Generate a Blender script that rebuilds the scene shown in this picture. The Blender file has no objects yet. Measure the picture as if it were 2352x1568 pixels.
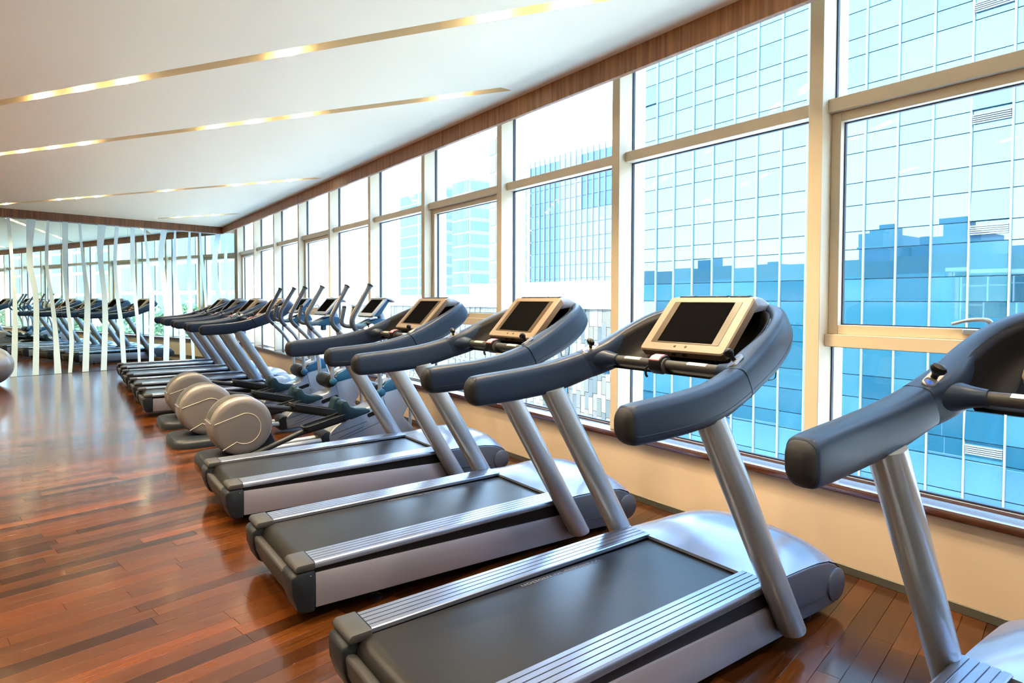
import bpy, bmesh, math, random
from mathutils import Vector, Matrix, geometry

# ------------------------------------------------------------------ camera, light, exposure
sc = bpy.context.scene
COL = sc.collection
FPX = 1412.13
cam_d = bpy.data.cameras.new('camera')
cam_d.sensor_width = 36.0
cam_d.lens = FPX * 36.0 / 2352.0
cam_d.shift_y = -52.65 / 2352.0
cam_d.clip_end = 600
cam = bpy.data.objects.new('camera', cam_d)
COL.objects.link(cam)
YAW, PITCH, ROLL = math.radians(36.4484), math.radians(1.6638), math.radians(0.17)
F = Vector((math.sin(YAW) * math.cos(PITCH), math.cos(YAW) * math.cos(PITCH), -math.sin(PITCH)))
R0 = Vector((math.cos(YAW), -math.sin(YAW), 0))
U0 = R0.cross(F)
RV = R0 * math.cos(ROLL) + U0 * math.sin(ROLL)
UV = -R0 * math.sin(ROLL) + U0 * math.cos(ROLL)
CAMLOC = Vector((0, 0, 1.45))
m4 = Matrix.Identity(4)
for i in range(3):
    m4[i][0], m4[i][1], m4[i][2], m4[i][3] = RV[i], UV[i], -F[i], CAMLOC[i]
cam.matrix_world = m4
sc.camera = cam


def project(p):
    d = Vector(p) - CAMLOC
    w = d.dot(F)
    if w < .05:
        return None
    return 1176 + FPX * d.dot(RV) / w, 731.35 - FPX * d.dot(UV) / w, w


EXPOSURE = 2.28
SKY = 3.1
SUN = 7.0
LAMP_W = 7.0
REAR_FILL_W = 10.0  # lamps added behind the camera for warm fill
sc.view_settings.view_transform = 'Standard'
sc.view_settings.look = 'None'
sc.view_settings.gamma = 1.0
sc.view_settings.use_curve_mapping = False
sc.view_settings.exposure = EXPOSURE
sc.cycles.use_denoising = True
sc.cycles.use_adaptive_sampling = True
sc.cycles.adaptive_threshold = .07
sc.cycles.max_bounces = 7
sc.cycles.diffuse_bounces = 4
sc.cycles.glossy_bounces = 4
sc.cycles.transparent_max_bounces = 14
sc.cycles.sample_clamp_indirect = 6
sc.cycles.caustics_reflective = False
sc.cycles.caustics_refractive = False

wd = bpy.data.worlds.new('daylight_sky')
sc.world = wd
wd.use_nodes = True
wn = wd.node_tree
wn.nodes.clear()
w_out = wn.nodes.new('ShaderNodeOutputWorld')
w_bg = wn.nodes.new('ShaderNodeBackground')
w_tc = wn.nodes.new('ShaderNodeTexCoord')
w_sep = wn.nodes.new('ShaderNodeSeparateXYZ')
w_rmp = wn.nodes.new('ShaderNodeValToRGB')
w_rmp.color_ramp.elements[0].position = 0.0
w_rmp.color_ramp.elements[0].color = (0.68, 0.84, 1.0, 1)
w_rmp.color_ramp.elements[1].position = 0.8
w_rmp.color_ramp.elements[1].color = (0.27, 0.54, 1.0, 1)
wn.links.new(w_tc.outputs['Generated'], w_sep.inputs[0])
wn.links.new(w_sep.outputs['Z'], w_rmp.inputs[0])
wn.links.new(w_rmp.outputs[0], w_bg.inputs[0])
w_bg.inputs[1].default_value = SKY
wn.links.new(w_bg.outputs[0], w_out.inputs[0])

sun_d = bpy.data.lights.new('sun', 'SUN')
sun_d.energy = SUN
sun_d.color = (1.0, 0.96, 0.9)
sun_d.angle = math.radians(1.0)
sun = bpy.data.objects.new('sun', sun_d)
COL.objects.link(sun)
sun.rotation_euler = Vector((0.62, 0.28, -0.73)).to_track_quat('-Z', 'Y').to_euler()
sun.location = (-20, -10, 30)

rnd = random.Random(7)


# ------------------------------------------------------------------ material helpers
def new_mat(name):
    m = bpy.data.materials.new(name)
    m.use_nodes = True
    nt = m.node_tree
    b = nt.nodes['Principled BSDF']
    return m, nt, b


def setp(b, **k):
    names = dict(col='Base Color', rough='Roughness', metal='Metallic', spec='Specular IOR Level', coat='Coat Weight',
                 coat_rough='Coat Roughness', em='Emission Color', ems='Emission Strength', ior='IOR', trans='Transmission Weight')
    for a, v in k.items():
        i = b.inputs[names[a]]
        i.default_value = (*v, 1) if isinstance(v, tuple) and len(v) == 3 else v


def noise_bump(nt, b, scale, strength, dist=0.002, stretch=None, detail=3.0):
    tc = nt.nodes.new('ShaderNodeTexCoord')
    mp = nt.nodes.new('ShaderNodeMapping')
    if stretch:
        mp.inputs['Scale'].default_value = stretch
    nz = nt.nodes.new('ShaderNodeTexNoise')
    nz.inputs['Scale'].default_value = scale
    nz.inputs['Detail'].default_value = detail
    bp = nt.nodes.new('ShaderNodeBump')
    bp.inputs['Strength'].default_value = strength
    bp.inputs['Distance'].default_value = dist
    nt.links.new(tc.outputs['Object'], mp.inputs[0])
    nt.links.new(mp.outputs[0], nz.inputs['Vector'])
    nt.links.new(nz.outputs['Fac'], bp.inputs['Height'])
    nt.links.new(bp.outputs[0], b.inputs['Normal'])
    return nz


def plain(name, col, rough=.5, metal=0., bump=None, vary=0.0, **k):
    m, nt, b = new_mat(name)
    setp(b, col=col, rough=rough, metal=metal, **k)
    if bump:
        nz = noise_bump(nt, b, bump[0], bump[1], bump[2] if len(bump) > 2 else .001)
    if vary:
        tc = nt.nodes.new('ShaderNodeTexCoord')
        n2 = nt.nodes.new('ShaderNodeTexNoise')
        n2.inputs['Scale'].default_value = 5
        n2.inputs['Detail'].default_value = 4
        mx = nt.nodes.new('ShaderNodeMixRGB')
        mx.inputs[1].default_value = (*[c * (1 - vary) for c in col], 1)
        mx.inputs[2].default_value = (*[min(1, c * (1 + vary)) for c in col], 1)
        nt.links.new(tc.outputs['Object'], n2.inputs['Vector'])
        nt.links.new(n2.outputs['Fac'], mx.inputs[0])
        nt.links.new(mx.outputs[0], b.inputs['Base Color'])
    return m


def wood_mat(name, cols, stretch, rough, coat=0., scale=6., per_piece=False, bump=.08):
    m, nt, b = new_mat(name)
    setp(b, rough=rough, coat=coat, coat_rough=.12)
    tc = nt.nodes.new('ShaderNodeTexCoord')
    mp = nt.nodes.new('ShaderNodeMapping')
    mp.inputs['Scale'].default_value = stretch
    nz = nt.nodes.new('ShaderNodeTexNoise')
    nz.inputs['Scale'].default_value = scale
    nz.inputs['Detail'].default_value = 8
    nz.inputs['Roughness'].default_value = .65
    rp = nt.nodes.new('ShaderNodeValToRGB')
    rp.color_ramp.elements[0].position = .28
    rp.color_ramp.elements[1].position = .74
    rp.color_ramp.elements[0].color = (*cols[0], 1)
    rp.color_ramp.elements[1].color = (*cols[1], 1)
    nt.links.new(mp.outputs[0], nz.inputs['Vector'])
    nt.links.new(nz.outputs['Fac'], rp.inputs[0])
    out = rp.outputs[0]
    if per_piece:
        oi = nt.nodes.new('ShaderNodeObjectInfo')
        ge = nt.nodes.new('ShaderNodeNewGeometry')
        ad = nt.nodes.new('ShaderNodeMath')
        ad.operation = 'ADD'
        fr = nt.nodes.new('ShaderNodeMath')
        fr.operation = 'FRACT'
        nt.links.new(oi.outputs['Random'], ad.inputs[0])
        nt.links.new(ge.outputs['Random Per Island'], ad.inputs[1])
        nt.links.new(ad.outputs[0], fr.inputs[0])
        cb = nt.nodes.new('ShaderNodeCombineXYZ')
        mu = nt.nodes.new('ShaderNodeMath')
        mu.operation = 'MULTIPLY'
        mu.inputs[1].default_value = 37.0
        nt.links.new(fr.outputs[0], mu.inputs[0])
        nt.links.new(mu.outputs[0], cb.inputs[2])
        va = nt.nodes.new('ShaderNodeVectorMath')
        va.operation = 'ADD'
        nt.links.new(tc.outputs['Object'], va.inputs[0])
        nt.links.new(cb.outputs[0], va.inputs[1])
        nt.links.new(va.outputs[0], mp.inputs[0])
        tone = nt.nodes.new('ShaderNodeValToRGB')
        e = tone.color_ramp.elements
        e[0].position, e[0].color = 0., (.30, .27, .28, 1)
        e[1].position, e[1].color = 1., (1.75, 1.45, 1.0, 1)
        for pos, c in ((.22, (.62, .58, .60)), (.55, (.98, .97, .98)), (.85, (1.2, 1.12, 1.0))):
            q = e.new(pos)
            q.color = (*c, 1)
        nt.links.new(fr.outputs[0], tone.inputs[0])
        mx = nt.nodes.new('ShaderNodeMixRGB')
        mx.blend_type = 'MULTIPLY'
        mx.inputs[0].default_value = 1
        nt.links.new(out, mx.inputs[1])
        nt.links.new(tone.outputs[0], mx.inputs[2])
        out = mx.outputs[0]
    else:
        nt.links.new(tc.outputs['Object'], mp.inputs[0])
    nt.links.new(out, b.inputs['Base Color'])
    bp = nt.nodes.new('ShaderNodeBump')
    bp.inputs['Strength'].default_value = bump
    bp.inputs['Distance'].default_value = .001
    nt.links.new(nz.outputs['Fac'], bp.inputs['Height'])
    nt.links.new(bp.outputs[0], b.inputs['Normal'])
    return m


def pane_mat(name, tint, refl=1.0):
    m = bpy.data.materials.new(name)
    m.use_nodes = True
    nt = m.node_tree
    nt.nodes.clear()
    o = nt.nodes.new('ShaderNodeOutputMaterial')
    mix = nt.nodes.new('ShaderNodeMixShader')
    tr = nt.nodes.new('ShaderNodeBsdfTransparent')
    tr.inputs[0].default_value = (*tint, 1)
    gl = nt.nodes.new('ShaderNodeBsdfGlossy')
    gl.inputs['Roughness'].default_value = 0.0
    fr = nt.nodes.new('ShaderNodeFresnel')
    fr.inputs['IOR'].default_value = 1.5
    mu = nt.nodes.new('ShaderNodeMath')
    mu.operation = 'MULTIPLY'
    mu.inputs[1].default_value = refl
    ge = nt.nodes.new('ShaderNodeNewGeometry')   # only the outer interface of each sheet mirrors
    fb = nt.nodes.new('ShaderNodeMath')
    fb.operation = 'SUBTRACT'
    fb.inputs[0].default_value = 1.0
    nt.links.new(ge.outputs['Backfacing'], fb.inputs[1])
    m2 = nt.nodes.new('ShaderNodeMath')
    m2.operation = 'MULTIPLY'
    nt.links.new(fr.outputs[0], mu.inputs[0])
    nt.links.new(mu.outputs[0], m2.inputs[0])
    nt.links.new(fb.outputs[0], m2.inputs[1])
    nt.links.new(m2.outputs[0], mix.inputs[0])
    nt.links.new(tr.outputs[0], mix.inputs[1])
    nt.links.new(gl.outputs[0], mix.inputs[2])
    nt.links.new(mix.outputs[0], o.inputs[0])
    return m


def emit_mat(name, col, strength):
    m, nt, b = new_mat(name)
    setp(b, col=(.8, .8, .8), em=col, ems=strength)
    return m


def facade_mat(name, col_a, col_b, gloss_col, gloss=.5, rough=.03):
    """tinted reflective glazing: body colour (varies from panel to panel) under a mirror-like coat"""
    m = bpy.data.materials.new(name)
    m.use_nodes = True
    nt = m.node_tree
    nt.nodes.clear()
    o = nt.nodes.new('ShaderNodeOutputMaterial')
    mix = nt.nodes.new('ShaderNodeMixShader')
    di = nt.nodes.new('ShaderNodeBsdfDiffuse')
    gl = nt.nodes.new('ShaderNodeBsdfGlossy')
    gl.inputs['Roughness'].default_value = rough
    gl.inputs['Color'].default_value = (*gloss_col, 1)
    oi = nt.nodes.new('ShaderNodeObjectInfo')
    mx = nt.nodes.new('ShaderNodeMixRGB')
    mx.inputs[1].default_value = (*col_a, 1)
    mx.inputs[2].default_value = (*col_b, 1)
    nt.links.new(oi.outputs['Random'], mx.inputs[0])
    nt.links.new(mx.outputs[0], di.inputs['Color'])
    mix.inputs[0].default_value = gloss
    nt.links.new(di.outputs[0], mix.inputs[1])
    nt.links.new(gl.outputs[0], mix.inputs[2])
    nt.links.new(mix.outputs[0], o.inputs[0])
    return m


def random_tint_mat(name, cols, rough=.7):
    m, nt, b = new_mat(name)
    setp(b, rough=rough)
    oi = nt.nodes.new('ShaderNodeObjectInfo')
    rp = nt.nodes.new('ShaderNodeValToRGB')
    rp.color_ramp.interpolation = 'CONSTANT'
    e = rp.color_ramp.elements
    e[0].color = (*cols[0], 1)
    e[1].position = 1. / len(cols)
    e[1].color = (*cols[1], 1)
    for i, c in enumerate(cols[2:], 2):
        q = e.new(i / len(cols))
        q.color = (*c, 1)
    nt.links.new(oi.outputs['Random'], rp.inputs[0])
    nt.links.new(rp.outputs[0], b.inputs['Base Color'])
    return m


M = {}
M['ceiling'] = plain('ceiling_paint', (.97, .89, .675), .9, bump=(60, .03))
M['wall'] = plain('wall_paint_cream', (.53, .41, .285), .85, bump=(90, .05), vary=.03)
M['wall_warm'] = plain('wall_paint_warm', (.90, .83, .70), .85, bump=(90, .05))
M['plank'] = wood_mat('merbau_floor', ((.023, .0066, .0014), (.070, .0215, .0042)), (1.2, 16., 4.), .19, coat=.42, scale=5., per_piece=True)
setp(M['plank'].node_tree.nodes['Principled BSDF'], spec=.15)
M['subfloor'] = plain('floor_joint_dark', (.02, .009, .006), .8, vary=.1)
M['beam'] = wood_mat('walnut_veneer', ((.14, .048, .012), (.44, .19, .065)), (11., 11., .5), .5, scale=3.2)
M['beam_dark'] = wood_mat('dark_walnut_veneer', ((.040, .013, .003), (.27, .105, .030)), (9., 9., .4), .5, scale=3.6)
M['sill'] = wood_mat('dark_sill_wood', ((.040, .011, .006), (.085, .027, .012)), (12., .8, 12.), .16, coat=1.0, scale=4.)
M['frame'] = plain('champagne_aluminium', (.60, .49, .335), .42, metal=.1, vary=.02)
M['gasket'] = plain('black_gasket', (.012, .016, .03), .5, vary=.1)
M['basebd'] = plain('grey_metal_baseboard', (.13, .13, .10), .4, metal=.6, vary=.1)
M['glass'] = pane_mat('window_glass', (.93, .97, .985), 1.0)
M['mirror'] = plain('mirror_silver', (.72, .89, .88), .0, metal=1.0)
M['frost'] = plain('frosted_band', (.66, .87, .90), .5, bump=(900, .05), spec=.6)
M['silver'] = plain('silver_grey_paint', (.22, .245, .29), .30, metal=.45, coat=.3, vary=.03)
M['tube'] = plain('silver_tube_paint', (.27, .31, .355), .28, metal=.4, coat=.25, vary=.03)
M['alu'] = plain('satin_aluminium', (.215, .235, .29), .27, metal=.85, vary=.02)
M['panel'] = plain('lilac_grey_panel', (.19, .185, .222), .36, metal=.35, vary=.02)
M['hood'] = plain('pearl_hood_plastic', (.135, .16, .215), .22, metal=.3, coat=.12, vary=.02)
M['hood_side'] = plain('grey_hood_side', (.044, .053, .074), .38, metal=.15, bump=(400, .03))
M['grey'] = plain('grey_cap_plastic', (.028, .0275, .027), .48, bump=(600, .06), spec=.16)
M['dark'] = plain('charcoal_plastic', (.0080, .0105, .0140), .42, bump=(600, .06), vary=.08, spec=.18)
M['black'] = plain('black_plastic', (.0035, .0038, .0045), .38, vary=.1, spec=.2)
M['grip'] = plain('slate_soft_grip', (.0105, .0180, .0340), .38, bump=(900, .10, .0006), vary=.05, spec=.12)
M['grip_cap'] = plain('grip_end_rubber', (.0105, .0110, .0125), .5, bump=(900, .1, .0006), spec=.15)
M['bowl'] = plain('bowl_dark_plastic', (.0040, .0038, .0042), .5, spec=.05, bump=(700, .05))
M['belt'] = plain('running_belt', (.0070, .0064, .0062), .30, bump=(1400, .12, .0008), vary=.12, spec=.17)
M['bezel'] = plain('warm_silver_bezel', (.118, .086, .057), .42, metal=.0, spec=.25, vary=.02)
M['bezel_glass'] = plain('tinted_bezel_glass', (.036, .024, .013), .3, spec=.1, vary=.05)
M['screen'] = plain('switched_off_screen', (.0025, .0025, .0025), .3, spec=.0, vary=.1)
M['red'] = plain('red_button', (.72, .11, .13), .4, vary=.05)
M['sensor'] = plain('steel_sensor', (.50, .44, .34), .3, metal=.7, vary=.03)
M['print'] = plain('grey_print', (.075, .075, .08), .6, vary=.05)
M['plate'] = plain('silver_plate', (.15, .14, .125), .3, metal=.6, vary=.03)
M['blue_btn'] = plain('blue_button', (.03, .08, .35), .35, vary=.1)
M['arm_grip'] = plain('slate_foam_grip', (.030, .042, .060), .42, bump=(900, .1, .0006), vary=.05)
M['shell'] = plain('pale_silver_shell', (.115, .103, .096), .38, metal=.15, coat=.15, vary=.02)
M['shell_line'] = plain('shell_seam', (.40, .33, .24), .5, vary=.05)
M['shell_vent'] = plain('bronze_vent', (.045, .038, .026), .38, metal=.3, vary=.05)
M['blue'] = plain('petrol_blue_plastic', (.015, .075, .140), .38, bump=(600, .04), vary=.04, spec=.2)
M['ball'] = plain('silver_vinyl_ball', (.22, .23, .255), .25, metal=.35, coat=.3, vary=.03)
M['lamp'] = emit_mat('warm_lamp_lens', (1.0, .86, .58), 14.0)
M['reflector'] = plain('lamp_slot_paint', (.86, .74, .52), .6, vary=.03)
# outdoors
M['ground'] = plain('pale_paving', (.72, .70, .66), .9, vary=.15)
M['concrete'] = plain('pale_concrete', (.74, .76, .76), .8, vary=.05)
M['white_wall'] = plain('white_render', (.86, .87, .86), .85, vary=.03)
M['fin_white'] = plain('bright_fin', (.075, .085, .09), .5, vary=.03)
M['apt_wall'] = plain('pale_apartment_render', (.17, .17, .16), .8, vary=.05)
M['apt_glass'] = facade_mat('apartment_glass', (.05, .065, .075), (.085, .10, .11), (.9, .97, 1.), .04, .1)
M['far_wall'] = plain('haze_tinted_concrete', (.075, .092, .10), .8, vary=.05)  # distance haze is put into this pale blue-grey
M['fin'] = plain('white_aluminium_fin', (.12, .155, .18), .45, vary=.03)
M['spandrel'] = plain('facade_core', (.10, .22, .30), .6, vary=.1)
M['facade'] = facade_mat('blue_curtain_glass', (.003, .022, .034), (.017, .058, .070), (.78, .91, .98), .125, .0)
M['facade_pale'] = facade_mat('pale_curtain_glass', (.045, .075, .092), (.06, .085, .10), (.9, .97, 1.), .05, .0)
M['facade_dark'] = facade_mat('deep_blue_glass', (.006, .024, .042), (.014, .040, .062), (.8, .92, 1.), .06, .0)
M['far_glass'] = facade_mat('haze_tinted_glass', (.022, .052, .082), (.034, .066, .092), (.9, .97, 1.), .04, .1)  # glass colour carries the haze of the far towers
M['stone'] = random_tint_mat('mosaic_stone', [(.062, .056, .038), (.036, .040, .031), (.080, .071, .052), (.050, .050, .042), (.026, .033, .030), (.095, .086, .068), (.068, .061, .045), (.088, .080, .058)])
M['stone_far'] = plain('mosaic_stone_far', (.062, .058, .044), .7, vary=.3)
M['own_glass'] = plain('lower_storey_glass', (.05, .25, .30), .1, spec=.8, vary=.15)
M['own_stone'] = plain('parapet_stone', (.10, .12, .13), .6, vary=.25)
M['tower_dark'] = plain('reflected_tower', (.05, .09, .16), .7, vary=.2)
M['leaf'] = plain('tree_leaf', (.13, .19, .08), .7, vary=.3)
M['bark'] = plain('tree_bark', (.14, .10, .07), .9, vary=.2)


# ------------------------------------------------------------------ geometry helpers
def vlerp(a, b, t):
    return tuple(a[i] + (b[i] - a[i]) * t for i in range(len(a)))


class G:
    """collects geometry for ONE mesh object"""

    def __init__(s):
        s.v, s.f = [], []

    def add(s, vs, fs):
        o = len(s.v)
        s.v += [tuple(p) for p in vs]
        s.f += [tuple(i + o for i in q) for q in fs]
        return s

    def bm(s, bm):
        bm.verts.index_update()
        s.add([v.co[:] for v in bm.verts], [[v.index for v in f.verts] for f in bm.faces])
        bm.free()
        return s

    def prism(s, poly, axis, a, b, bevel=0, seg=2):
        bm = bmesh.new()

        def P(u, v, w):
            return {'y': (u, w, v), 'x': (w, u, v), 'z': (u, v, w)}[axis]
        lo = [bm.verts.new(P(u, v, a)) for u, v in poly]
        hi = [bm.verts.new(P(u, v, b)) for u, v in poly]
        n = len(poly)
        bm.faces.new(lo)
        bm.faces.new(hi[::-1])
        for i in range(n):
            bm.faces.new((lo[i], hi[i], hi[(i + 1) % n], lo[(i + 1) % n]))
        bmesh.ops.recalc_face_normals(bm, faces=bm.faces)
        if bevel:
            es = [e for e in bm.edges if len(e.link_faces) == 2 and e.calc_face_angle(0) > .5]
            bmesh.ops.bevel(bm, geom=es, offset=bevel, segments=seg, profile=.5, affect='EDGES', clamp_overlap=True)
        return s.bm(bm)

    def box(s, x0, x1, y0, y1, z0, z1, bevel=0, seg=2):
        return s.prism([(x0, y0), (x1, y0), (x1, y1), (x0, y1)], 'z', z0, z1, bevel, seg)

    def rings(s, rings, cap0=True, cap1=True, closed=False):
        n = len(rings[0])
        vs = [p for r in rings for p in r]
        fs = []
        m = len(rings)
        for i in range(m if closed else m - 1):
            a, b = i * n, ((i + 1) % m) * n
            for j in range(n):
                fs.append((a + j, a + (j + 1) % n, b + (j + 1) % n, b + j))
        if not closed:
            if cap0:
                fs.append(tuple(range(n))[::-1])
            if cap1:
                fs.append(tuple((m - 1) * n + j for j in range(n)))
        return s.add(vs, fs)

    def tube(s, path, r, n=14, squash=None, caps=True, up0=None):
        P = [Vector(p) for p in path]
        rr = r if isinstance(r, (list, tuple)) else [r] * len(P)
        T = []
        for i in range(len(P)):
            a, b = P[max(0, i - 1)], P[min(len(P) - 1, i + 1)]
            T.append((b - a).normalized())
        up = Vector(up0) if up0 else (Vector((0, 0, 1)) if abs(T[0].z) < .9 else Vector((1, 0, 0)))
        rings = []
        for i, p in enumerate(P):
            side = T[i].cross(up).normalized()
            up = side.cross(T[i]).normalized()
            k = squash or 1
            rings.append([p + (side * math.cos(t) * k + up * math.sin(t)) * rr[i] for t in [2 * math.pi * j / n for j in range(n)]])
        return s.rings(rings, caps, caps)

    def lathe(s, prof, c, axis='z', n=24, caps=True):
        rings = []
        for r, h in prof:
            ring = []
            for j in range(n):
                t = 2 * math.pi * j / n
                u, v = r * math.cos(t), r * math.sin(t)
                ring.append({'z': (c[0] + u, c[1] + v, c[2] + h), 'y': (c[0] + u, c[1] + h, c[2] + v), 'x': (c[0] + h, c[1] + u, c[2] + v)}[axis])
            rings.append(ring)
        return s.rings(rings, caps, caps)

    def mesh(s, name, angle=38):
        me = bpy.data.meshes.new(name)
        me.from_pydata(s.v, [], s.f)
        bm = bmesh.new()
        bm.from_mesh(me)
        bmesh.ops.recalc_face_normals(bm, faces=bm.faces)
        bm.to_mesh(me)
        bm.free()
        for p in me.polygons:
            p.use_smooth = True
        me.set_sharp_from_angle(angle=math.radians(angle))
        me.update()
        return me

    def obj(s, name, mat, parent=None, angle=38):
        return mk(name, s.mesh(name, angle), mat, parent)


def mk(name, me, mat, parent=None, loc=None, rotz=None):
    o = bpy.data.objects.new(name, me)
    COL.objects.link(o)
    if mat is not None and not me.materials:
        me.materials.append(M[mat] if isinstance(mat, str) else mat)
    if parent:
        o.parent = parent
    if loc:
        o.location = loc
    if rotz:
        o.rotation_euler = (0, 0, rotz)
    return o


def empty(name, loc=(0, 0, 0), parent=None, rotz=0):
    o = bpy.data.objects.new(name, None)
    COL.objects.link(o)
    o.empty_display_size = .1
    o.location = loc
    o.rotation_euler = (0, 0, rotz)
    if parent:
        o.parent = parent
    return o


def tag(o, label=None, cat=None, group=None, kind=None):
    for k, v in (('label', label), ('category', cat), ('group', group), ('kind', kind)):
        if v:
            o[k] = v
    return o


def struct(o, label=None):
    return tag(o, label, None, None, 'structure')


def kids(o):
    return [c for c in COL.objects if c.parent == o]


def copy_tree(o, parent=None, table=None):
    c = o.copy()
    COL.objects.link(c)
    c.parent = parent
    for ch in (table[o.name] if table else kids(o)):
        copy_tree(ch, c, table)
    return c


def tree_table(root):
    t = {}

    def rec(o):
        t[o.name] = kids(o)
        for c in t[o.name]:
            rec(c)
    rec(root)
    return t


def catmull(pts, n):
    out = []
    P = [pts[0]] + list(pts) + [pts[-1]]
    for i in range(1, len(P) - 2):
        p0, p1, p2, p3 = P[i - 1:i + 3]
        for j in range(n):
            t = j / n
            out.append(tuple(.5 * ((2 * b) + (c - a) * t + (2 * a - 5 * b + 4 * c - d) * t * t + (-a + 3 * b - 3 * c + d) * t ** 3)
                             for a, b, c, d in zip(p0, p1, p2, p3)))
    out.append(tuple(pts[-1]))
    return out


def round_rect(w, h, r, n=5):
    pts = []
    for cx, cy, a0 in ((w / 2 - r, h / 2 - r, 0), (-w / 2 + r, h / 2 - r, 90), (-w / 2 + r, -h / 2 + r, 180), (w / 2 - r, -h / 2 + r, 270)):
        for i in range(n + 1):
            a = math.radians(a0 + 90 * i / n)
            pts.append((cx + r * math.cos(a), cy + r * math.sin(a)))
    return pts


# ------------------------------------------------------------------ the room
W = 3.366                       # inner face of the low window wall
ZC = 3.11                       # ceiling
MO = Vector((0.063, 14.868, 0))  # a point of the mirror's foot line
MD = Vector((math.sin(math.radians(79.51)), math.cos(math.radians(79.51)), 0))
ME = Vector((-MD.y, MD.x, 0))    # away from the room


def mir(s_, z_, off=0.0):
    """point on the mirror wall: s along it, off towards the room"""
    p = MO + MD * s_ - ME * off
    return Vector((p.x, p.y, z_))


XL, YB = -4.6, -3.6
s_left = (XL - MO.x) / MD.x
s_right = (W - MO.x) / MD.x


def xz_wall(name, p0, p1, z0, z1, t, mat):
    d = (Vector(p1) - Vector(p0))
    n = Vector((d.y, -d.x)).normalized() * t
    a, b = Vector(p0), Vector(p1)
    poly = [tuple(a), tuple(b), tuple(b + n), tuple(a + n)]
    return struct(G().prism(poly, 'z', z0, z1).obj(name, mat))


# floor: slab + planks parallel to the mirror wall
floor = struct(G().prism([(XL, YB), (W + .3, YB), (W + .3, 15.6), tuple(mir(s_right, 0, -.02))[:2], tuple(mir(s_left, 0, -.02))[:2]], 'z', -.25, -.0125).obj('floor', 'subfloor'),
               'dark red-brown merbau plank floor')
PW, PL = .09, .94
planks = []
e_max = MO.dot(ME)
for j in range(-60, 190):
    ec = e_max - PW * (j + .5)
    off = rnd.random() * PL
    for i in range(-8, 8):
        a, b = i * PL + off, (i + 1) * PL + off
        # clip to the room in x
        xa, xb = (MD * a + ME * ec).x, (MD * b + ME * ec).x
        if xb < XL + .05 or xa > W + .12:
            continue
        if xa < XL:
            a += (XL - xa) / MD.x
        if xb > W + .2:
            b -= (xb - W - .2) / MD.x
        c = MD * ((a + b) / 2) + ME * ec
        if b - a < .05 or c.y < YB + .05:
            continue
        planks.append((c, b - a))
TREAD = [(.924, .327), (.9075, 1.778), (.930, 3.107), (.957, 4.547), (.945, 9.10), (.955, 10.38), (.965, 11.70), (.975, 12.98)]


def plank_rank(p):
    c, ln = p
    for x0, y0 in TREAD:
        if x0 + .05 < c.x < x0 + 1.95 and abs(c.y - y0) < .33:
            return 0
    best = 0
    for k in (-.4, 0, .4):
        q = project(c + MD * ln * k)
        if q and -10 < q[0] < 2362 and 600 < q[1] < 1578:
            best = max(best, 1 / q[2] ** 2)
    return best


planks.sort(key=plank_rank, reverse=True)
g = G()
g.box(-PL / 2, PL / 2, -PW / 2 + .0006, PW / 2 - .0006, -.013, 0, .0006, 1)
plank_me = g.mesh('plank')
plank_me.materials.append(M['plank'])
rz = math.atan2(MD.y, MD.x)
for c, ln in planks[:300]:
    o = mk('plank', plank_me, None, floor, (c.x, c.y, 0), rz)
    o.scale.x = (ln - .0012) / PL
g = G()
for c, ln in planks[300:]:
    a, b = MD * (ln / 2 - .0006), ME * (PW / 2 - .0006)
    q = [c - a - b, c + a - b, c + a + b, c - a + b]
    g.add([(p.x, p.y, 0) for p in q] + [(p.x, p.y, -.013) for p in q], [(0, 1, 2, 3), (0, 4, 5, 1), (1, 5, 6, 2), (2, 6, 7, 3), (3, 7, 4, 0)])
o = g.obj('far_planks', 'plank', floor)
o['kind'] = 'stuff'

# low window wall, sill, baseboard
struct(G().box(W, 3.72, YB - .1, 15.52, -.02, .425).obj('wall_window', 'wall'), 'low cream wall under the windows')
struct(G().box(W - .006, W + .01, YB, 15.45, 0, .043, .002, 1).obj('baseboard_window', 'basebd'))
struct(G().box(3.335, 3.535, YB, 15.5, .431, .4745, .004, 2).obj('trim_1', 'sill'), 'dark wooden window sill board')
# other walls
xz_wall('wall_left', (XL, YB), (XL, 14.2), -.02, 3.4, -.2, 'wall_warm')
xz_wall('wall_back', (XL - .2, YB), (3.72, YB), -.02, 3.4, .2, 'wall_warm')
a_, b_ = mir(s_left - .3, 0, -.012), mir(s_right + .36, 0, -.012)
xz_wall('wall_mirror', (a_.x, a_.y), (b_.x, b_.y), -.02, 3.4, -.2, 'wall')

# ceiling with recessed light slots
SLOPE = -1.557
TD = Vector((1, SLOPE, 0)).normalized()
TN = Vector((-TD.y, TD.x, 0))
SW = .048
strips = [  # y at x=0, x range, lamps (x)
    (6.227, -4.2, 2.84, [-3.3, -3.03, -2.76, -1.9, -1.1, -.128, .14, .402, 1.241, 2.063, 2.32, 2.58]),
    (8.40, -3.3, 2.841, [-2.6, -2.3, -1.4, -.60, -.336, -.063, .21, 1.207, 1.465, 1.762, 2.578]),
    (12.81, -.95, 2.86, [-.75, -.009, .238, .497, 1.325, 2.067, 2.34, 2.60]),
    (17.09, 1.636, 2.806, [1.938, 2.23, 2.468]),
    (3.9, -4.2, 2.8, [-3.6, -2.9, -2.6, -1.6, -.8, -.5, .5, .8, 1.7, 2.4]),  # from here on: unseen slots, added to fill the room with warm light
    (.9, -4.2, 2.5, [-3.6, -2.9, -2.6, -1.6, -.8, -.5, .5, .8, 1.7, 2.2]),
    (-3.2, -4.2, .1, [-3.6, -2.9, -2.6, -1.6, -.8, -.5]),
]
BX = 3.05                        # inner face of the wooden fascia along the windows
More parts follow.
